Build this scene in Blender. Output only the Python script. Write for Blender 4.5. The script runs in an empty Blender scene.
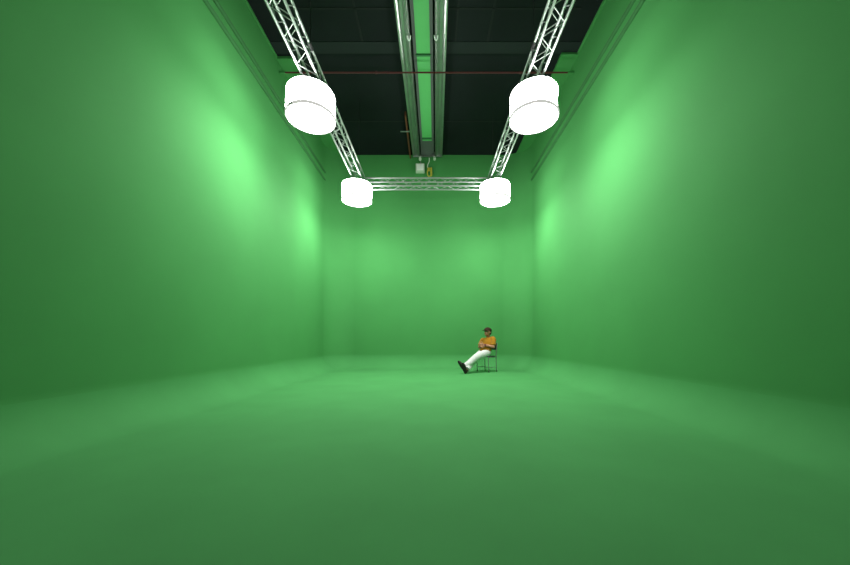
import bpy, bmesh, math, random
from mathutils import Vector, Matrix, noise
random.seed(4)
C = bpy.context.scene.collection
V = Vector
PI = math.pi

# ------------------------------------------------------------------ scene
sc = bpy.context.scene
sc.view_settings.view_transform = 'Standard'
sc.view_settings.look = 'None'
sc.view_settings.gamma = 1.0
sc.view_settings.use_curve_mapping = False
sc.view_settings.exposure = 0.0
sc.cycles.use_denoising = True
sc.cycles.max_bounces = 12
sc.cycles.diffuse_bounces = 8

F = 325.0                 # focal length in pixels of the 850 px wide frame
CAM_Z = 0.90
cam = bpy.data.cameras.new('camera')
cam.sensor_width = 36.0
cam.lens = 36.0 * F / 850.0
cam.shift_x = -7.0 / 850.0
cam.shift_y = 57.5 / 850.0
cam.clip_start = 0.05
co = bpy.data.objects.new('camera', cam)
C.objects.link(co)
co.location = (0, 0, CAM_Z)
co.rotation_euler = (PI / 2, 0, 0)
sc.camera = co

w = bpy.data.worlds.new('world')
sc.world = w
w.use_nodes = True
w.node_tree.nodes['Background'].inputs[0].default_value = (0.01, 0.012, 0.012, 1)
w.node_tree.nodes['Background'].inputs[1].default_value = 0.2

# ------------------------------------------------------------------ materials
def mat(name, col, rough=0.6, metal=0.0, spec=0.3, var=0.0, scale=4.0, emit=None, strength=0.0, bump=0.0, bscale=60.0, sheen=0.0):
    m = bpy.data.materials.new(name)
    m.use_nodes = True
    nt = m.node_tree
    b = nt.nodes['Principled BSDF']
    b.inputs['Base Color'].default_value = (*col, 1)
    b.inputs['Roughness'].default_value = rough
    b.inputs['Metallic'].default_value = metal
    b.inputs['Specular IOR Level'].default_value = spec
    if sheen:
        b.inputs['Sheen Weight'].default_value = sheen
    tc = nt.nodes.new('ShaderNodeTexCoord')
    if var:
        n = nt.nodes.new('ShaderNodeTexNoise')
        n.inputs['Scale'].default_value = scale
        n.inputs['Detail'].default_value = 5
        nt.links.new(tc.outputs['Object'], n.inputs['Vector'])
        r = nt.nodes.new('ShaderNodeValToRGB')
        r.color_ramp.elements[0].position = 0.3
        r.color_ramp.elements[1].position = 0.7
        r.color_ramp.elements[0].color = (*[c * (1 - var) for c in col], 1)
        r.color_ramp.elements[1].color = (*[min(1, c * (1 + var)) for c in col], 1)
        nt.links.new(n.outputs['Fac'], r.inputs['Fac'])
        nt.links.new(r.outputs['Color'], b.inputs['Base Color'])
    if bump:
        n2 = nt.nodes.new('ShaderNodeTexNoise')
        n2.inputs['Scale'].default_value = bscale
        n2.inputs['Detail'].default_value = 3
        nt.links.new(tc.outputs['Object'], n2.inputs['Vector'])
        bp = nt.nodes.new('ShaderNodeBump')
        bp.inputs['Strength'].default_value = bump
        bp.inputs['Distance'].default_value = 0.01
        nt.links.new(n2.outputs['Fac'], bp.inputs['Height'])
        nt.links.new(bp.outputs['Normal'], b.inputs['Normal'])
    if emit:
        b.inputs['Emission Color'].default_value = (*emit, 1)
        b.inputs['Emission Strength'].default_value = strength
    return m

SKIRT, DIFF = 29.0, 93.0
M = {
    'wall': mat('green_wall_paint', (0.065, 0.270, 0.079), 0.75, spec=0.06, var=0.04, scale=0.9),
    'floor': mat('green_floor_paint', (0.070, 0.280, 0.088), 0.8, spec=0.04, var=0.05, scale=1.3),
    'railpaint': mat('dark_green_rail', (0.035, 0.15, 0.045), 0.7, spec=0.2),
    'ceiling': mat('black_ceiling', (0.0100, 0.0140, 0.0145), 0.85, spec=0.12, var=0.15, scale=1.0),
    'batten': mat('charcoal_batten', (0.0145, 0.021, 0.021), 0.7, spec=0.15),
    'seam': mat('ceiling_seam', (0.0150, 0.0185, 0.018), 0.7, spec=0.12),
    'back_room': mat('dark_studio_wall', (0.03, 0.032, 0.032), 0.8, spec=0.1),
    'alu': mat('truss_aluminium', (0.42, 0.46, 0.44), 0.48, metal=0.75, spec=0.5),
    'lace': mat('truss_lacing', (0.36, 0.40, 0.38), 0.5, metal=0.75, spec=0.5),
    'black': mat('black_metal', (0.015, 0.015, 0.016), 0.5),
    'zinc': mat('galvanised_channel', (0.55, 0.58, 0.56), 0.33, metal=0.85, spec=0.5, var=0.12, scale=3.0),
    'zinc2': mat('galvanised_flange', (0.38, 0.41, 0.39), 0.30, metal=0.9, spec=0.5, var=0.08, scale=4.0),
    'panel': mat('pale_green_panel', (0.12, 0.48, 0.155), 0.5, spec=0.3),
    'panel_rib': mat('green_panel_rib', (0.03, 0.14, 0.05), 0.6),
    'grey': mat('grey_end_plate', (0.10, 0.11, 0.11), 0.6),
    'rail': mat('rail_steel', (0.28, 0.28, 0.28), 0.4, metal=0.8),
    'white': mat('white_bracket', (0.82, 0.84, 0.82), 0.4),
    'redpipe': mat('dark_red_pipe', (0.10, 0.020, 0.022), 0.5),
    'brownpipe': mat('red_brown_conduit', (0.17, 0.06, 0.03), 0.5),
    'yellow': mat('yellow_hook', (0.45, 0.40, 0.05), 0.5),
    'box': mat('pale_box', (0.55, 0.62, 0.52), 0.5),
    'silk': mat('glowing_silk', (0.85, 0.85, 0.85), 0.9, emit=(1.0, 0.985, 0.96), strength=SKIRT),
    'diffuser': mat('glowing_diffuser', (0.85, 0.85, 0.85), 0.9, emit=(1.0, 0.985, 0.96), strength=DIFF),
    'hem': mat('backlit_hem', (0.35, 0.35, 0.35), 0.9, emit=(1.0, 0.97, 0.95), strength=0.55),
    'skin': mat('skin', (0.36, 0.165, 0.095), 0.5, spec=0.35, var=0.05, scale=20),
    'eye': mat('eye_white', (0.7, 0.68, 0.65), 0.2),
    'iris': mat('dark_iris', (0.02, 0.012, 0.01), 0.2),
    'lip': mat('lip', (0.38, 0.14, 0.11), 0.4),
    'hair': mat('dark_hair', (0.018, 0.012, 0.010), 0.6, bump=0.5, bscale=120),
    'mustard': mat('mustard_cotton', (0.32, 0.145, 0.010), 0.9, spec=0.1, var=0.08, scale=12, sheen=0.1),
    'trouser': mat('white_cotton', (0.62, 0.62, 0.62), 0.9, spec=0.1, var=0.03, scale=10),
    'cap': mat('dark_brown_cap', (0.035, 0.018, 0.012), 0.85, spec=0.1),
    'shoe': mat('black_brown_shoe', (0.022, 0.014, 0.010), 0.5),
    'sole': mat('dark_rubber_sole', (0.02, 0.018, 0.016), 0.8),
    'band': mat('maroon_wristband', (0.10, 0.02, 0.02), 0.8),
    'chairmetal': mat('chair_steel', (0.34, 0.37, 0.35), 0.35, metal=0.7),
    'chairpad': mat('chair_dark_vinyl', (0.022, 0.025, 0.03), 0.5),
    'rubber': mat('black_rubber', (0.012, 0.012, 0.012), 0.8),
}

# ------------------------------------------------------------------ mesh helpers
def box(bm, x0, x1, y0, y1, z0, z1, bevel=0.0):
    r = bmesh.ops.create_cube(bm, size=1.0)
    vs = r['verts']
    bmesh.ops.scale(bm, vec=(x1 - x0, y1 - y0, z1 - z0), verts=vs)
    bmesh.ops.translate(bm, vec=((x0 + x1) / 2, (y0 + y1) / 2, (z0 + z1) / 2), verts=vs)
    if bevel:
        es = list({e for v in vs for e in v.link_edges})
        bmesh.ops.bevel(bm, geom=es, offset=bevel, segments=2, affect='EDGES', profile=0.5)

def catmull(pts, n):
    P = [V(p) for p in pts]
    if len(P) < 3 or n <= 1:
        return P, [i for i in range(len(P))]
    out, par = [], []
    for i in range(len(P) - 1):
        p0 = P[max(i - 1, 0)]; p1 = P[i]; p2 = P[i + 1]; p3 = P[min(i + 2, len(P) - 1)]
        for k in range(n):
            t = k / n
            out.append(0.5 * ((2 * p1) + (-p0 + p2) * t + (2 * p0 - 5 * p1 + 4 * p2 - p3) * t * t + (-p0 + 3 * p1 - 3 * p2 + p3) * t ** 3))
            par.append(i + t)
    out.append(P[-1]); par.append(len(P) - 1)
    return out, par

def tube(bm, pts, rad, seg=10, n=1, up=None, dome=False, cap=True):
    """tube along pts; rad: one number, or one number / (side, up) pair per point"""
    rl = rad if isinstance(rad, (list, tuple)) else [rad] * len(pts)
    rl = [(r, r) if not isinstance(r, (list, tuple)) else r for r in rl]
    P, par = catmull(pts, n)
    def rr(t):
        i = min(int(t), len(rl) - 1); j = min(i + 1, len(rl) - 1); f = t - i
        f = f * f * (3 - 2 * f)
        return (rl[i][0] * (1 - f) + rl[j][0] * f, rl[i][1] * (1 - f) + rl[j][1] * f)
    R = [rr(t) for t in par]
    T = []
    for i in range(len(P)):
        d = P[min(i + 1, len(P) - 1)] - P[max(i - 1, 0)]
        T.append(d.normalized())
    if dome:
        a, b = [], []
        for k in (1, 2, 3):
            s = math.sin(k * PI / 6.6); c = math.cos(k * PI / 6.6)
            m0 = min(R[0]); m1 = min(R[-1])
            a.insert(0, (P[0] - T[0] * m0 * s, (R[0][0] * c, R[0][1] * c), T[0]))
            b.append((P[-1] + T[-1] * m1 * s, (R[-1][0] * c, R[-1][1] * c), T[-1]))
        P = [x[0] for x in a] + P + [x[0] for x in b]
        R = [x[1] for x in a] + R + [x[1] for x in b]
        T = [x[2] for x in a] + T + [x[2] for x in b]
    if up is None:
        up = V((0, 0, 1)) if abs(T[0].z) < 0.9 else V((1, 0, 0))
    up = V(up)
    rings = []
    for p, r, t in zip(P, R, T):
        s = t.cross(up)
        if s.length < 1e-4:
            s = t.cross(V((0, 1, 0)))
        s.normalize()
        u = s.cross(t).normalized()
        up = u
        rings.append([bm.verts.new(p + s * (math.cos(2 * PI * k / seg) * r[0]) + u * (math.sin(2 * PI * k / seg) * r[1])) for k in range(seg)])
    for a, b in zip(rings, rings[1:]):
        for k in range(seg):
            bm.faces.new((a[k], a[(k + 1) % seg], b[(k + 1) % seg], b[k]))
    if cap:
        bm.faces.new(list(reversed(rings[0])))
        bm.faces.new(rings[-1])

def ball(bm, c, r, seg=20, rot=None):
    r = r if isinstance(r, (list, tuple)) else (r, r, r)
    q = bmesh.ops.create_uvsphere(bm, u_segments=seg, v_segments=max(8, seg * 2 // 3), radius=1.0)
    m = Matrix.Translation(V(c)) @ (rot or Matrix.Identity(4)) @ Matrix.Diagonal((*r, 1))
    bmesh.ops.transform(bm, matrix=m, verts=q['verts'])

def lathe(bm, prof, seg=48, close_top=False, close_bot=False, wob=None):
    rings = []
    for j, (r, z) in enumerate(prof):
        ring = []
        for k in range(seg):
            a = 2 * PI * k / seg
            q = r + (wob(a, z) if wob else 0)
            ring.append(bm.verts.new((q * math.cos(a), q * math.sin(a), z)))
        rings.append(ring)
    for a, b in zip(rings, rings[1:]):
        for k in range(seg):
            bm.faces.new((a[k], a[(k + 1) % seg], b[(k + 1) % seg], b[k]))
    if close_bot: bm.faces.new(list(reversed(rings[0])))
    if close_top: bm.faces.new(rings[-1])

def obj(name, bm, m, parent=None, smooth=True, angle=40):
    me = bpy.data.meshes.new(name)
    bmesh.ops.recalc_face_normals(bm, faces=bm.faces)
    bm.to_mesh(me); bm.free()
    ms = m if isinstance(m, list) else [m]
    for x in ms: me.materials.append(x)
    if smooth:
        for p in me.polygons: p.use_smooth = True
        try:
            me.set_sharp_from_angle(angle=math.radians(angle))
        except Exception:
            pass
    o = bpy.data.objects.new(name, me)
    C.objects.link(o)
    if parent: o.parent = parent
    return o

def voxel(bm, size, smooth=4, factor=0.5):
    """fuse overlapping solids of bm into one continuous surface"""
    me = bpy.data.meshes.new('fuse'); bm.to_mesh(me); bm.free()
    o = bpy.data.objects.new('fuse', me); C.objects.link(o)
    r = o.modifiers.new('r', 'REMESH'); r.mode = 'VOXEL'; r.voxel_size = size
    s = o.modifiers.new('s', 'SMOOTH'); s.iterations = smooth; s.factor = factor
    bpy.context.view_layer.update()
    dg = bpy.context.evaluated_depsgraph_get()
    out = bpy.data.meshes.new_from_object(o.evaluated_get(dg))
    bpy.data.objects.remove(o); bpy.data.meshes.remove(me)
    b2 = bmesh.new(); b2.from_mesh(out); bpy.data.meshes.remove(out)
    return b2

def tag(o, label, cat, group=None):
    o['label'] = label; o['category'] = cat
    if group: o['group'] = group
    return o

def thing(name, label, cat, loc=(0, 0, 0), rz=0.0, group=None):
    o = bpy.data.objects.new(name, None)
    C.objects.link(o)
    o.empty_display_size = 0.1
    o.location = loc; o.rotation_euler = (0, 0, rz)
    return tag(o, label, cat, group)

def struct(o):
    o['kind'] = 'structure'
    return o

def Z(v): return v + CAM_Z          # height above the lens -> height above the floor

# ------------------------------------------------------------------ the cyclorama
XL, XR, YB, YF = -3.29, 3.06, 10.54, -3.5
YG = 0.9                            # the green set ends just in front of the camera
H = Z(6.0)
RC, RV = 0.46, 0.80                 # cove radius at the floor, plan radius of the back corners
FLAT = 0.05

def profile():
    out = [(RC + FLAT, 0.0, V((0, 1)))]               # (inset from wall, z, normal (inward, up))
    for k in range(25):
        a = (PI / 2) * k / 24
        out.append((RC - RC * math.sin(a), RC - RC * math.cos(a), V((math.sin(a), math.cos(a)))))
    for k in range(1, 13):
        out.append((0.0, RC + (H - RC) * k / 12, V((1, 0))))
    return out
PROF = profile()

def cyc_strip(name, path):
    """path: list of (x, y, inward normal)"""
    bm = bmesh.new(); norms = []; cols = []
    for (x, y, n) in path:
        col = []
        for (ins, z, nn) in PROF:
            col.append(bm.verts.new((x + n.x * ins, y + n.y * ins, z)))
            norms.append(V((n.x * nn.x, n.y * nn.x, nn.y)).normalized())
        cols.append(col)
    for a, b in zip(cols, cols[1:]):
        for i in range(len(PROF) - 1):
            f = bm.faces.new((a[i], b[i], b[i + 1], a[i + 1]))
    me = bpy.data.meshes.new(name)
    bm.normal_update()
    c = bm.faces[:] if False else None
    bm.faces.ensure_lookup_table()
    f = bm.faces[30]
    if f.normal.dot(norms[f.verts[0].index if f.verts[0].index >= 0 else 0]) < 0:
        pass
    bm.verts.index_update()
    f0 = bm.faces[30]
    if f0.normal.dot(norms[f0.verts[0].index]) < 0:
        bmesh.ops.reverse_faces(bm, faces=bm.faces[:])
    bm.to_mesh(me); bm.free()
    me.materials.append(M['wall']); me.materials.append(M['floor'])
    for p in me.polygons:
        p.use_smooth = True
        if max(me.vertices[v].co.z for v in p.vertices) < 0.40: p.material_index = 1
    me.normals_split_custom_set_from_vertices([tuple(n) for n in norms])
    o = bpy.data.objects.new(name, me); C.objects.link(o)
    return struct(o)

def line(x0, y0, x1, y1, n, k=20):
    return [(x0 + (x1 - x0) * i / k, y0 + (y1 - y0) * i / k, V(n)) for i in range(k + 1)]
cyc_strip('wall_left', line(XL, YG, XL, YB - RV, (1, 0)))
cyc_strip('wall_right', line(XR, YB - RV, XR, YG, (-1, 0)))
def arc(cx, cy, a0, a1, k=20):
    return [(cx + RV * math.cos(a0 + (a1 - a0) * i / k), cy + RV * math.sin(a0 + (a1 - a0) * i / k),
             V((-math.cos(a0 + (a1 - a0) * i / k), -math.sin(a0 + (a1 - a0) * i / k)))) for i in range(k + 1)]
backpath = arc(XL + RV, YB - RV, PI, PI / 2) + line(XL + RV, YB, XR - RV, YB, (0, -1))[1:] + arc(XR - RV, YB - RV, PI / 2, 0)[1:]
cyc_strip('wall_back', backpath)

ins = RC + FLAT
full = [(XL, YG, V((1, 0)))] + backpath + [(XR, YG, V((-1, 0)))]
bm = bmesh.new()
vs = [bm.verts.new((x + n.x * ins, y + n.y * ins, 0)) for (x, y, n) in full]
bm.faces.new(vs)
fl = struct(obj('floor', bm, M['floor'], smooth=False))

bm = bmesh.new(); box(bm, XL - 1.7, XR + 1.7, YF, YB + 0.1, H, H + 0.1)
struct(obj('ceiling', bm, M['ceiling'], smooth=False))
bm = bmesh.new(); box(bm, XL - 1.7, XR + 1.7, YF - 0.1, YF, 0, H)
struct(obj('wall_front', bm, M['back_room'], smooth=False))

# green strips boxed in along the tops of the side walls, starting part way down the room
for i, (x0, x1, y0, y1, z0, z1, m) in enumerate(((XL - 1.6, XR + 1.6, YF, YG, -0.1, 0.0, 'back_room'), )):
    bm = bmesh.new(); box(bm, x0, x1, y0, y1, z0, z1); o = struct(obj('floor', bm, M[m], smooth=False))
for nm, x0, x1 in (('wall_front_left', XL - 1.7, XL - 1.6), ('wall_front_right', XR + 1.6, XR + 1.7)):
    bm = bmesh.new(); box(bm, x0, x1, YF, YG, 0, H); struct(obj(nm, bm, M['back_room'], smooth=False))
for nm, x0, x1 in (('wall_return_left', XL - 1.6, XL), ('wall_return_right', XR, XR + 1.6)):
    bm = bmesh.new(); box(bm, x0, x1, YG, YG + 0.1, 0, H); struct(obj(nm, bm, M['back_room'], smooth=False))
tn = 0
def trim(bm, m, **k):
    global tn
    tn += 1
    return struct(obj('trim_%d' % tn, bm, m, **k))
bm = bmesh.new(); box(bm, XL, -2.96, 6.87, YB, H - 0.05, H); trim(bm, M['wall'], smooth=False)
bm = bmesh.new(); box(bm, 2.70, XR, 6.77, YB, H - 0.05, H); trim(bm, M['wall'], smooth=False)
bm = bmesh.new(); box(bm, XL, -3.265, YG, 6.87, H - 0.04, H); trim(bm, M['wall'], smooth=False)
bm = bmesh.new(); box(bm, 3.02, XR, YG, 6.77, H - 0.04, H); trim(bm, M['wall'], smooth=False)
# two thin rails along the upper side walls
for zr in (Z(4.90), Z(5.13)):
    bm = bmesh.new(); tube(bm, [(XL + 0.012, YG, zr), (XL + 0.012, YB - 0.6, zr)], 0.035, 12); trim(bm, M['railpaint'])
    bm = bmesh.new(); tube(bm, [(XR - 0.012, YG, zr), (XR - 0.012, YB - 0.6, zr)], 0.035, 12); trim(bm, M['railpaint'])
# shallow battens and seams of the black ceiling
bm = bmesh.new(); box(bm, XL, XR, 6.53, 6.80, H - 0.010, H); trim(bm, M['batten'], smooth=False)
for (x0, x1) in ((-1.42, -1.38), (1.10, 1.14), (0.46, 0.49)):
    for (ya, yb) in ((2.0, 6.53),):
        bm = bmesh.new(); box(bm, x0, x1, ya, yb, H - 0.007, H); trim(bm, M['seam'], smooth=False)
for y in (5.86, 4.6, 8.9):
    bm = bmesh.new(); box(bm, -2.96, 2.70, y, y + 0.035, H - 0.007, H); trim(bm, M['seam'], smooth=False)

# ------------------------------------------------------------------ trusses
S = 0.23                              # square section
TZ = Z(4.16)                          # underside
CR, LR = 0.0185, 0.0065
def truss(name, L, label, joints=(), hang=(), strap=()):
    """box truss along local +X, its section centred on the axis, underside at z = 0"""
    t = thing(name, label, 'truss', group='aluminium lighting trusses')
    h = S / 2
    cs = [(-h, CR), (h, CR), (-h, S), (h, S)]
    for (y, z) in cs:
        bm = bmesh.new()
        tube(bm, [(0, y, z), (L, y, z)], CR, 12)
        for j in joints:                                   # the thicker coupling sleeve of two sections
            tube(bm, [(j - 0.07, y, z), (j - 0.03, y, z), (j + 0.03, y, z), (j + 0.07, y, z)], [CR, CR * 1.18, CR * 1.18, CR], 12)
        obj('chord', bm, M['alu'], t)
    pitch = 0.215
    def zig(f0, f1, ph):
        pts = []; k = 0; x = 0.06
        while x < L - 0.04:
            pts.append((x, *(f0 if (k + ph) % 2 == 0 else f1)))
            x += pitch; k += 1
        bm = bmesh.new()
        for a, b in zip(pts, pts[1:]):
            tube(bm, [a, b], LR, 8)
        obj('lacing', bm, M['lace'], t)
    zig(cs[0], cs[1], 0); zig(cs[2], cs[3], 1); zig(cs[0], cs[2], 1); zig(cs[1], cs[3], 0)
    for x in (0.0, L):
        bm = bmesh.new()
        for a, b in ((0, 1), (1, 3), (3, 2), (2, 0)):
            tube(bm, [(x, *cs[a]), (x, *cs[b])], 0.012, 8)
        obj('end_frame', bm, M['alu'], t)
    for (x, y) in strap:                                   # dark strap round the upper chord
        bm = bmesh.new()
        tube(bm, [(x - 0.065, y, S), (x + 0.065, y, S)], CR * 1.5, 14)
        obj('strap', bm, M['black'], t)
    for (x, y) in hang:
        bm = bmesh.new()
        tube(bm, [(x, y, S), (x, y, H - TZ)], 0.004, 8)
        obj('suspension_cable', bm, M['black'], t)
    return t

TXL, TXR = -1.93, 1.63
Y0, Y1 = 1.2, 9.05
t = truss('lighting_truss', Y1 - Y0, 'long silver box truss running away from the camera on the left',
          joints=(3.65,), hang=((3.65, -S / 2), (6.9, -S / 2), (0.5, -S / 2)), strap=((3.65, -S / 2),))
t.location = (TXL, Y0, TZ); t.rotation_euler = (0, 0, PI / 2)
t = truss('lighting_truss', Y1 - Y0, 'long silver box truss running away from the camera on the right',
          joints=(3.65,), hang=((3.65, S / 2), (6.9, S / 2), (0.5, S / 2)), strap=((3.65, S / 2),))
t.location = (TXR, Y0, TZ); t.rotation_euler = (0, 0, PI / 2)
t = truss('lighting_truss', TXR - TXL - S - 2 * CR - 0.03, 'shorter silver box truss crossing the room in front of the back wall',
          joints=(1.65,), hang=())
t.location = (TXL + S / 2 + CR + 0.015, 8.92, TZ); t.rotation_euler = (0, 0, 0)

# ------------------------------------------------------------------ lanterns
LR_, LH = 0.388, 0.42
LZ = Z(3.67)
def make_lantern(loc, label, seed, flare=0.0, tagang=None, toff=0.0, rz=0.0):
    t = thing('lantern', label, 'lantern', loc, rz, 'round fabric lanterns under the trusses')
    def wob(a, z):
        u = z / LH
        return -flare * math.sin(PI * u) * (0.7 + 0.3 * math.sin(3 * a + seed)) + 0.006 * noise.noise(V((math.cos(a) * 3, math.sin(a) * 3, z * 6 + seed)))
    prof = [(LR_, 0.012)] + [(LR_, 0.012 + (LH - 0.05) * k / 12) for k in range(1, 13)] + [(LR_ - 0.006, LH - 0.020), (LR_ - 0.016, LH - 0.008), (LR_ - 0.028, LH - 0.002)]
    bm = bmesh.new(); lathe(bm, prof, 64, wob=wob)
    obj('skirt', bm, M['silk'], t, angle=70)
    bm = bmesh.new()
    n = 10
    lathe(bm, [(0.01, -0.056)] + [((LR_ - 0.006) * k / n, -0.056 + 0.060 * (k / n) ** 2.2) for k in range(1, n + 1)], 64, close_bot=True)
    obj('diffuser', bm, M['diffuser'], t, angle=80)
    bm = bmesh.new()
    lathe(bm, [(LR_ - 0.014, -0.006), (LR_ + 0.004, -0.010), (LR_ + 0.009, -0.004), (LR_ + 0.009, 0.034), (LR_ + 0.003, 0.042)], 64)
    obj('hem', bm, M['hem'], t)
    bm = bmesh.new()
    lathe(bm, [(0.02, LH - 0.012), (LR_ - 0.02, LH - 0.012), (LR_ - 0.026, LH + 0.006), (0.16, LH + 0.02), (0.12, LH + 0.05), (0.02, LH + 0.05)], 48, close_top=True, close_bot=True)
    obj('top_cover', bm, M['black'], t)
    # hook clamp that carries the lantern on the truss
    top = TZ - LZ
    bm = bmesh.new()
    tube(bm, [(toff * 0.0, 0, LH + 0.04), (0, 0, top - 0.008)], 0.014, 10)
    box(bm, -0.12 , 0.12, -0.022, 0.022, top - 0.014, top - 0.001, 0.003)
    obj('hanger', bm, M['black'], t)
    if tagang is not None:
        a = tagang
        bm = bmesh.new()
        box(bm, -0.028, 0.028, -0.005, 0.005, -0.012, 0.014, 0.002)
        o = obj('hem_tag', bm, M['rail'], t)
        o.location = ((LR_ + 0.012) * math.cos(a), (LR_ + 0.012) * math.sin(a), 0.01)
        o.rotation_euler = (0, 0, a + PI / 2)
    return t
make_lantern((-2.01, 5.40, LZ), 'large glowing white drum lantern at upper left, nearer of the pair under the left truss', 1.0, 0.004, math.radians(-118))
make_lantern((1.69, 5.40, LZ), 'large glowing white drum lantern with a pinched waist at upper right, under the right truss', 2.3, 0.022)
make_lantern((-1.98, 8.57, LZ), 'smaller looking glowing white drum lantern at the left end of the back truss', 3.1, 0.004)
make_lantern((1.66, 8.57, LZ), 'smaller looking glowing white drum lantern at the right end of the back truss', 4.9, 0.006, math.radians(-118))

# ------------------------------------------------------------------ ceiling channel
t = thing('ceiling_channel', 'long galvanised double channel with a green strip, running under the black ceiling', 'ceiling channel', (-0.25, 0, Z(5.85)), -0.0105)
YA, YE = 1.0, 10.36
HW = 0.468
ZT = H - Z(5.85)
for s in (-1, 1):
    bm = bmesh.new()                               # folded outer channel: flange, web slope, lip
    prof = [(0.235, 0.075), (0.245, 0.02), (0.275, 0.0), (0.30, 0.012), (0.335, 0.05), (0.385, 0.05), (0.415, 0.012), (0.44, 0.0), (HW, 0.0), (HW, 0.012), (HW - 0.004, ZT), (0.235, ZT)]
    a = [bm.verts.new((s * x, YA, z)) for x, z in prof]
    b = [bm.verts.new((s * x, YE, z)) for x, z in prof]
    for i in range(len(prof)):
        j = (i + 1) % len(prof)
        bm.faces.new((a[i], a[j], b[j], b[i]))
    bm.faces.new(a); bm.faces.new(list(reversed(b)))
    obj('side_channel', bm, M['zinc2'], t, angle=25)
    bm = bmesh.new(); tube(bm, [(s * 0.262, YA, -0.012), (s * 0.262, YE, -0.012)], 0.012, 10)
    obj('conduit', bm, M['rail'], t)
    bm = bmesh.new(); box(bm, min(s * 0.139, s * 0.20), max(s * 0.139, s * 0.20), YA, YE, 0.06, ZT)
    obj('inner_rail', bm, M['grey'], t)
    bm = bmesh.new()                               # forked bracket gripping the conduit
    box(bm, s * 0.262 - 0.018, s * 0.262 + 0.018, 6.30, 6.33, -0.03, 0.02, 0.004)
    tube(bm, [(s * 0.262 - 0.022, 6.315, -0.01), (s * 0.262 - 0.034, 6.22, -0.028)], 0.012, 8, dome=True)
    tube(bm, [(s * 0.262 + 0.022, 6.315, -0.01), (s * 0.262 + 0.034, 6.22, -0.028)], 0.012, 8, dome=True)
    obj('bracket', bm, M['white'], t)
bm = bmesh.new(); box(bm, -0.138, 0.138, YA, 9.66, 0.07, ZT)
obj('center_strip', bm, M['panel'], t, smooth=False)
bm = bmesh.new(); box(bm, -0.16, 0.16, 6.72, 6.76, 0.045, 0.07); obj('cross_rib', bm, M['panel_rib'], t, smooth=False)
bm = bmesh.new(); box(bm, -0.15, 0.15, 9.50, 9.56, 0.045, 0.07); obj('cross_rib', bm, M['panel_rib'], t, smooth=False)
bm = bmesh.new(); box(bm, -0.15, 0.15, 9.66, YE, 0.06, ZT); obj('end_plate', bm, M['grey'], t, smooth=False)
bm = bmesh.new(); box(bm, -HW, HW, YE, YE + 0.025, -0.005, ZT); obj('end_cap', bm, M['zinc2'], t, smooth=False)
for x in (-0.24, 0.22):
    bm = bmesh.new(); tube(bm, [(x, YE + 0.012, 0.0), (x, YE + 0.012, -0.07)], 0.035, 12); ball(bm, (x, YE + 0.012, -0.08), 0.045, 14)
    obj('roller', bm, M['box'], t)

# pipe crossing under the channel from wall to wall
py, pz = 7.0, Z(5.76)
t = thing('sprinkler_pipe', 'thin dark red pipe crossing the room under the ceiling, wall to wall', 'pipe', (0, py, pz))
bm = bmesh.new(); tube(bm, [(-3.17, 0, 0), (2.93, 0, 0)], 0.016, 12)
for x in (-1.2, 1.9):
    tube(bm, [(x - 0.02, 0, 0), (x + 0.02, 0, 0)], 0.024, 12)
obj('pipe', bm, M['redpipe'], t)
for x0, x1 in ((XL, -3.16), (2.92, XR)):
    bm = bmesh.new(); box(bm, x0, x1, -0.025, 0.025, -0.022, 0.022, 0.004); obj('bracket', bm, M['wall'], t)

# red-brown conduit beside the far end of the channel
t = thing('ceiling_conduit', 'red-brown conduit with a short grey crossbar left of the far end of the channel', 'conduit', (-0.70, 0, Z(5.90)))
bm = bmesh.new(); tube(bm, [(0, 8.55, 0.0), (0, YB, 0.0)], 0.022, 10); tube(bm, [(0, 8.55, 0.0), (0, 8.55, 0.1)], 0.022, 10)
tube(bm, [(0, 10.3, 0.0), (0, 10.3, 0.1)], 0.012, 8)
obj('pipe', bm, M['brownpipe'], t)
bm = bmesh.new(); tube(bm, [(-0.19, 9.15, -0.03), (0.10, 9.15, -0.03)], 0.016, 10); tube(bm, [(0.0, 9.15, -0.03), (0.0, 9.15, 0.1)], 0.012, 8)
obj('crossbar', bm, M['zinc2'], t)

# little box and hook on the back wall under the channel
t = thing('junction_box', 'small pale green box on the back wall just under the end of the channel', 'box', (-0.38, YB - 0.003, Z(5.39)))
bm = bmesh.new(); box(bm, -0.14, 0.14, -0.16, 0, 0.0, 0.26, 0.02); obj('body', bm, M['box'], t)
bm = bmesh.new(); box(bm, -0.11, 0.11, -0.175, -0.158, 0.03, 0.23, 0.006)
for x in (-0.05, 0.04):
    box(bm, x - 0.012, x + 0.012, -0.185, -0.17, 0.08, 0.18, 0.003)
obj('cover', bm, M['white'], t)
bm = bmesh.new(); tube(bm, [(0.0, -0.08, 0.25), (0.02, -0.08, 0.36)], 0.012, 8); obj('cable', bm, M['rail'], t)
t = thing('chain_hoist', 'small yellow hook on a short cord at the far end of the ceiling channel', 'hook', (-0.09, YB - 0.10, Z(5.25)))
bm = bmesh.new(); tube(bm, [(-0.03, 0, 0.20), (-0.05, 0, 0.36), (0.0, 0, 0.48), (0.0, 0, 0.60)], 0.010, 8, n=5); obj('cord', bm, M['white'], t)
bm = bmesh.new()
tube(bm, [(-0.03, 0, 0.22), (-0.06, 0, 0.12), (-0.03, 0, 0.02), (0.04, 0, 0.02), (0.06, 0, 0.10)], 0.018, 10, n=6, dome=True)
box(bm, -0.055, 0.03, -0.03, 0.03, 0.18, 0.28, 0.01)
obj('hook', bm, M['yellow'], t)
bm = bmesh.new(); box(bm, 0.035, 0.095, 0.0, 0.06, 0.03, 0.30, 0.012); obj('pendant', bm, M['yellow'], t)

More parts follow.
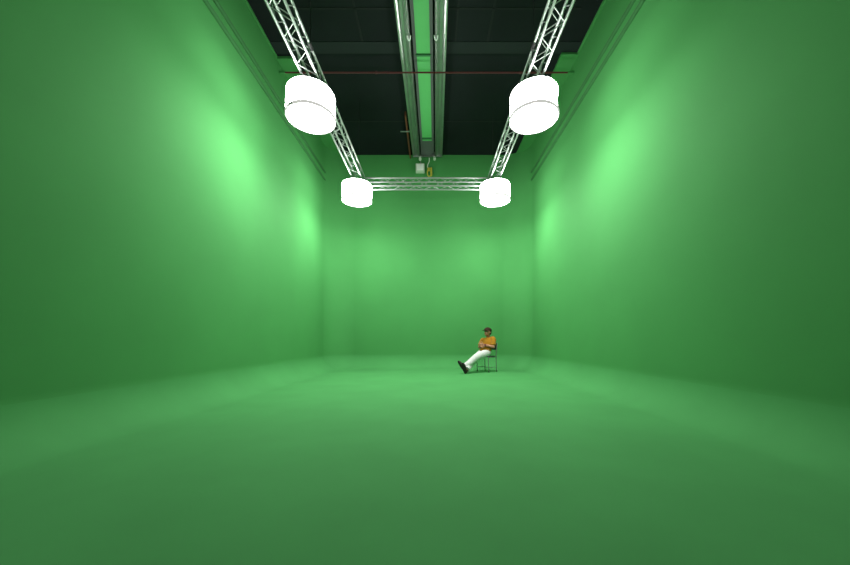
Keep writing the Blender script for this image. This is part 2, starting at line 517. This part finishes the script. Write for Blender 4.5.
# ------------------------------------------------------------------ folding chair
BASE = V((1.535, 9.30, 0)); RZ = math.atan2(-0.67, -0.74)
t = thing('steel_chair', 'grey steel framed chair with dark seat under the person', 'chair', BASE, RZ)
bm = bmesh.new()
box(bm, -0.20, 0.17, -0.195, 0.195, 0.425, 0.452, 0.012)
obj('seat', bm, M['chairpad'], t)
bm = bmesh.new()
n = 12; A = []; B = []
for i in range(n + 1):
    y = -0.20 + 0.40 * i / n; dx = -0.03 * (1 - (y / 0.20) ** 2)
    A.append([bm.verts.new((-0.225 + dx, y, 0.62)), bm.verts.new((-0.262 + dx, y, 0.80))])
    B.append([bm.verts.new((-0.241 + dx, y, 0.617)), bm.verts.new((-0.278 + dx, y, 0.797))])
for i in range(n):
    bm.faces.new((A[i][0], A[i + 1][0], A[i + 1][1], A[i][1])); bm.faces.new((B[i][0], B[i][1], B[i + 1][1], B[i + 1][0]))
    bm.faces.new((A[i][1], A[i + 1][1], B[i + 1][1], B[i][1])); bm.faces.new((A[i][0], B[i][0], B[i + 1][0], A[i + 1][0]))
for i in (0, n):
    bm.faces.new((A[i][0], A[i][1], B[i][1], B[i][0]))
obj('backrest', bm, M['chairpad'], t)
for s in (-1, 1):
    bm = bmesh.new()
    tube(bm, [(-0.235, s * 0.207, 0.012), (-0.215, s * 0.207, 0.44), (-0.245, s * 0.205, 0.66), (-0.272, s * 0.20, 0.815)], 0.0135, 12, n=5, dome=True)
    leg = obj('rear_leg', bm, M['chairmetal'], t)
    bm = bmesh.new(); tube(bm, [(-0.236, s * 0.207, 0.0), (-0.234, s * 0.207, 0.026)], 0.019, 12); obj('rubber_foot', bm, M['rubber'], leg)
    bm = bmesh.new()
    tube(bm, [(0.12, s * 0.207, 0.012), (0.145, s * 0.207, 0.425)], 0.0135, 12, dome=True)
    leg = obj('front_leg', bm, M['chairmetal'], t)
    bm = bmesh.new(); tube(bm, [(0.119, s * 0.207, 0.0), (0.121, s * 0.207, 0.026)], 0.019, 12); obj('rubber_foot', bm, M['rubber'], leg)
    bm = bmesh.new(); tube(bm, [(-0.218, s * 0.207, 0.415), (0.15, s * 0.207, 0.415)], 0.0115, 10); obj('side_rail', bm, M['chairmetal'], t)
    bm = bmesh.new(); tube(bm, [(-0.229, s * 0.207, 0.13), (0.127, s * 0.207, 0.13)], 0.008, 10); obj('stretcher', bm, M['chairmetal'], t)
bm = bmesh.new(); tube(bm, [(0.127, -0.207, 0.14), (0.127, 0.207, 0.14)], 0.008, 10); obj('crossbar', bm, M['chairmetal'], t)

# ------------------------------------------------------------------ the person
P = thing('person', 'person in mustard shirt, white trousers and dark cap lounging in folding chair, arms crossed', 'person', BASE, RZ)
pel, wai, che, nek, hed = V((0.04, 0, 0.55)), V((-0.03, 0, 0.67)), V((-0.095, 0, 0.82)), V((-0.135, 0, 0.975)), V((-0.090, 0, 1.118))
sh = {1: V((-0.13, 0.18, 0.93)), -1: V((-0.09, -0.18, 0.895))}
el = {1: V((-0.03, 0.255, 0.70)), -1: V((-0.02, -0.25, 0.69))}
wr = {1: V((0.15, 0.035, 0.765)), -1: V((0.18, -0.02, 0.715))}
hip = {s: V((0.05, s * 0.09, 0.535)) for s in (-1, 1)}
kn = {1: V((0.47, 0.075, 0.435)), -1: V((0.455, -0.085, 0.315))}
an = {1: V((0.865, -0.035, 0.165)), -1: V((0.885, 0.045, 0.095))}

HR = Matrix.Rotation(math.radians(-4), 4, 'Z') @ Matrix.Rotation(math.radians(-6), 4, 'Y')     # head turned a little to the camera and dropped
HS = 1.10
def hp(x, y, z): return hed + (HR @ V((x, y, z))) * HS
bm = bmesh.new()
# torso and neck
tube(bm, [pel, wai, che, V((-0.12, 0, 0.915))], [(0.165, 0.115), (0.145, 0.10), (0.165, 0.105), (0.13, 0.075)], 24, n=5, up=(1, 0, 0), dome=True)
tube(bm, [V((-0.12, 0, 0.90)), nek, hp(-0.015, 0, -0.05)], [0.075, 0.057, 0.055], 16, n=4, dome=True)
# head
ball(bm, hp(-0.005, 0, 0.03), (0.105, 0.084, 0.097), 24, HR)
ball(bm, hp(0.025, 0, -0.03), (0.073, 0.066, 0.082), 24, HR)
ball(bm, hp(0.050, 0, -0.082), (0.026, 0.026, 0.020), 14, HR)
tube(bm, [hp(0.086, 0, 0.012), hp(0.104, 0, -0.018), hp(0.098, 0, -0.030)], [0.009, 0.013, 0.012], 10, n=3, dome=True)
for s in (-1, 1):
    ball(bm, hp(0.094, s * 0.012, -0.029), 0.009, 10, HR)
    ball(bm, hp(-0.008, s * 0.077, -0.005), (0.020, 0.010, 0.031), 14, HR @ Matrix.Rotation(-s * 0.3, 4, 'Z'))
    ball(bm, hp(0.070, s * 0.030, 0.022), (0.022, 0.024, 0.009), 12, HR)
ball(bm, hp(0.082, 0, -0.052), (0.014, 0.024, 0.007), 12, HR)
ball(bm, hp(0.080, 0, -0.064), (0.013, 0.020, 0.007), 12, HR)
# arms
def finger(bm, base, pts, r=0.0085):
    tube(bm, [base] + pts, [r * 1.1, r, r * 0.95, r * 0.8][:len(pts) + 1], 8, n=3, dome=True)
for s in (1, -1):
    tube(bm, [sh[s] + V((0, -s * 0.01, -0.005)), sh[s].lerp(el[s], 0.5), el[s]], [0.050, 0.047, 0.040], 16, n=4, dome=True)
    tube(bm, [el[s], el[s].lerp(wr[s], 0.35) + V((0.008, 0, 0.003)), wr[s]], [0.041, 0.040, 0.027], 16, n=4, dome=True)
    d = (wr[s] - el[s]).normalized()
    # the hand lies across the other arm, fingers curled round it
    fwd = (d * 0.75 + V((0, -s * 0.5, 0.10 if s > 0 else 0.0))).normalized()
    palmN = V((-0.8, 0, -0.1)); palmN = (palmN - fwd * palmN.dot(fwd)).normalized()   # palm faces the body
    side = fwd.cross(palmN).normalized()
    if side.z < 0: side = -side
    pc = wr[s] + fwd * 0.055
    tube(bm, [wr[s], wr[s] + fwd * 0.03, wr[s] + fwd * 0.085], [(0.024, 0.018), (0.036, 0.017), (0.040, 0.013)], 14, n=4, up=palmN, dome=True)
    for k, ln in enumerate((0.070, 0.080, 0.074, 0.056)):
        b = wr[s] + fwd * 0.085 + side * (0.030 - 0.0205 * k)
        p1 = b + fwd * ln * 0.45 + palmN * 0.008
        p2 = p1 + (fwd * 0.75 + palmN * 0.6).normalized() * ln * 0.32
        p3 = p2 + (fwd * 0.35 + palmN * 0.9).normalized() * ln * 0.25
        finger(bm, b - fwd * 0.02, [p1, p2, p3])
    tb = wr[s] + fwd * 0.025 + side * 0.026
    finger(bm, tb, [tb + (side + fwd * 0.7).normalized() * 0.038, tb + (side * 0.8 + fwd).normalized() * 0.066 + palmN * 0.006, tb + (side * 0.6 + fwd).normalized() * 0.088 + palmN * 0.014], 0.0105)
# legs down to the feet
for s in (1, -1):
    tube(bm, [hip[s], hip[s].lerp(kn[s], 0.5), kn[s], kn[s].lerp(an[s], 0.35), an[s]], [0.085, 0.072, 0.055, 0.052, 0.036], 16, n=4, dome=True)
toe = {1: an[1] + V((0.10, -0.07, 0.105)), -1: an[-1] + V((0.115, 0.01, 0.135))}
heel = {1: an[1] + V((0.040, 0.018, -0.060)), -1: an[-1] + V((0.045, 0.010, -0.062))}
for s in (1, -1):
    tube(bm, [heel[s].lerp(an[s], 0.4), an[s].lerp(toe[s], 0.35), an[s].lerp(toe[s], 0.72)], [0.030, 0.030, 0.018], 12, n=3, dome=True)
bm = voxel(bm, 0.0065, 3, 0.5)
for f in bm.faces: f.material_index = 0
def addmat(fn, idx):
    before = set(bm.faces)
    fn()
    for f in bm.faces:
        if f not in before: f.material_index = idx
for s in (-1, 1):
    addmat(lambda: ball(bm, hp(0.0775, s * 0.031, 0.004), (0.011, 0.014, 0.0085), 12, HR), 1)
    addmat(lambda: ball(bm, hp(0.0865, s * 0.031, 0.003), (0.003, 0.006, 0.006), 10, HR), 2)
addmat(lambda: ball(bm, hp(0.0935, 0, -0.0575), (0.004, 0.020, 0.0022), 10, HR), 3)
body = obj('body', bm, [M['skin'], M['eye'], M['iris'], M['lip']], P, angle=180)

# short sleeved shirt
bm = bmesh.new()
tube(bm, [V((0.05, 0, 0.535)), wai, che, V((-0.125, 0, 0.93))], [(0.195, 0.150), (0.175, 0.128), (0.192, 0.128), (0.155, 0.092)], 28, n=5, up=(1, 0, 0), dome=False)
tube(bm, [V((-0.122, 0, 0.92)), V((-0.133, 0, 0.966))], [(0.125, 0.090), (0.080, 0.074)], 20, up=(1, 0, 0))
for s in (1, -1):
    tube(bm, [sh[s] + V((0.005, -s * 0.10, 0.012)), sh[s], sh[s].lerp(el[s], 0.45), sh[s].lerp(el[s], 0.80)], [0.058, 0.068, 0.068, 0.073], 18, n=4)
bm = voxel(bm, 0.010, 4, 0.5)
for v in bm.verts:
    q = v.co; n_ = noise.noise(V((q.x * 7, q.y * 9, q.z * 13)))
    v.co = q + v.normal * 0.007 * n_
obj('shirt', bm, M['mustard'], P, angle=180)
# trousers
bm = bmesh.new()
tube(bm, [V((0.035, -0.10, 0.545)), V((0.045, 0, 0.55)), V((0.035, 0.10, 0.545))], [(0.105, 0.095)] * 3, 20, n=4, dome=True)
for s in (1, -1):
    d = (an[s] - kn[s]).normalized()
    tube(bm, [hip[s], hip[s].lerp(kn[s], 0.5), kn[s], kn[s].lerp(an[s], 0.5), an[s] - d * 0.03], [0.110, 0.112, 0.100, 0.092, 0.088], 20, n=5)
bm = voxel(bm, 0.010, 4, 0.5)
for v in bm.verts:
    q = v.co; v.co = q + v.normal * 0.006 * noise.noise(V((q.x * 14, q.y * 9, q.z * 9)))
obj('trousers', bm, M['trouser'], P, angle=180)
# shoes
for s in (1, -1):
    bm = bmesh.new()
    fd = (toe[s] - heel[s]).normalized()
    updir = (an[s] - heel[s]); updir = (updir - fd * updir.dot(fd)).normalized()
    h0 = heel[s] + updir * 0.035
    pts = [h0 - fd * 0.0, h0 + fd * 0.07, h0 + fd * 0.15 - updir * 0.006, h0 + fd * 0.215 - updir * 0.012, h0 + fd * 0.255 - updir * 0.014]
    tube(bm, pts, [(0.036, 0.042), (0.037, 0.046), (0.043, 0.036), (0.041, 0.030), (0.028, 0.022)], 18, n=4, up=updir, dome=True)
    tube(bm, [h0 + fd * 0.03, h0 + fd * 0.02 + updir * 0.06], [0.042, 0.044], 16)
    bm = voxel(bm, 0.008, 3, 0.5)
    so = obj('shoe', bm, M['shoe'], P, angle=180)
    bm = bmesh.new()
    sd = fd.cross(updir).normalized()
    out = []
    for k in range(28):
        a = 2 * PI * k / 28
        u = 0.5 - 0.5 * math.cos(a)
        wd = (0.034 + 0.014 * math.sin(PI * min(1, max(0, (u - 0.2) / 0.8)))) * (math.sin(a) if abs(math.sin(a)) > 1e-6 else 0)
        wd = math.copysign(min(abs(wd) * 1.25, 0.046), wd) if wd else 0
        out.append(heel[s] - fd * 0.035 + fd * 0.32 * u + sd * wd)
    A = [bm.verts.new(p - updir * 0.016) for p in out]; B = [bm.verts.new(p + updir * 0.006) for p in out]
    bm.faces.new(A); bm.faces.new(list(reversed(B)))
    for k in range(28):
        bm.faces.new((A[k], B[k], B[(k + 1) % 28], A[(k + 1) % 28]))
    obj('sole', bm, M['sole'], so)
    bm = bmesh.new()
    for k in range(3):
        c = h0 + fd * (0.085 + 0.026 * k) + updir * (0.046 - 0.006 * k)
        tube(bm, [c - sd * 0.022, c + updir * 0.004, c + sd * 0.022], 0.0035, 6, n=3)
    obj('laces', bm, M['sole'], so)
# hair and cap
bm = bmesh.new()
ball(bm, hp(-0.032, 0, 0.032), (0.096, 0.090, 0.088), 20, HR)
ball(bm, hp(-0.068, 0, -0.020), (0.042, 0.068, 0.050), 16, HR)
bm = voxel(bm, 0.008, 2)
obj('hair', bm, M['hair'], P, angle=180)
bm = bmesh.new()
rings = []
for j in range(9):
    a = (PI / 2) * j / 8
    rings.append([bm.verts.new(hp(-0.006 + 0.106 * math.cos(a) * math.cos(2 * PI * k / 28), 0.092 * math.cos(a) * math.sin(2 * PI * k / 28), 0.050 + 0.085 * math.sin(a) ** 0.9)) for k in range(28)] if j < 8 else [bm.verts.new(hp(-0.006, 0, 0.133))])
for a, b in zip(rings[:-2], rings[1:-1]):
    for k in range(28): bm.faces.new((a[k], a[(k + 1) % 28], b[(k + 1) % 28], b[k]))
for k in range(28): bm.faces.new((rings[-2][k], rings[-2][(k + 1) % 28], rings[-1][0]))
bm.faces.new(list(reversed(rings[0])))
cap = obj('cap', bm, M['cap'], P, angle=60)
bm = bmesh.new(); A = []; B = []
for i in range(13):
    a = math.radians(-62 + 124 * i / 12)
    r0 = (0.100 * math.cos(a) - 0.006, 0.090 * math.sin(a)); ext = 0.072 * math.cos(a * 0.9) ** 0.6
    r1 = (r0[0] + ext, r0[1] * 1.02)
    dz = -0.012 * (a / 1.08) ** 2
    A.append((bm.verts.new(hp(r0[0], r0[1], 0.058)), bm.verts.new(hp(r1[0], r1[1], 0.046 + dz))))
    B.append((bm.verts.new(hp(r0[0], r0[1], 0.052)), bm.verts.new(hp(r1[0], r1[1], 0.041 + dz))))
for i in range(12):
    bm.faces.new((A[i][0], A[i][1], A[i + 1][1], A[i + 1][0])); bm.faces.new((B[i][0], B[i + 1][0], B[i + 1][1], B[i][1]))
    bm.faces.new((A[i][1], B[i][1], B[i + 1][1], A[i + 1][1])); bm.faces.new((A[i][0], A[i + 1][0], B[i + 1][0], B[i][0]))
for i in (0, 12): bm.faces.new((A[i][0], B[i][0], B[i][1], A[i][1]))
obj('visor', bm, M['cap'], cap)
bm = bmesh.new(); ball(bm, hp(-0.006, 0, 0.134), (0.010, 0.010, 0.005), 12, HR); obj('button', bm, M['cap'], cap)
# dark wristbands
for s in (1, -1):
    d = (wr[s] - el[s]).normalized()
    bm = bmesh.new(); tube(bm, [wr[s] - d * 0.070, wr[s] - d * 0.025], [0.041, 0.037], 16)
    obj('wristband', bm, M['band'], P)
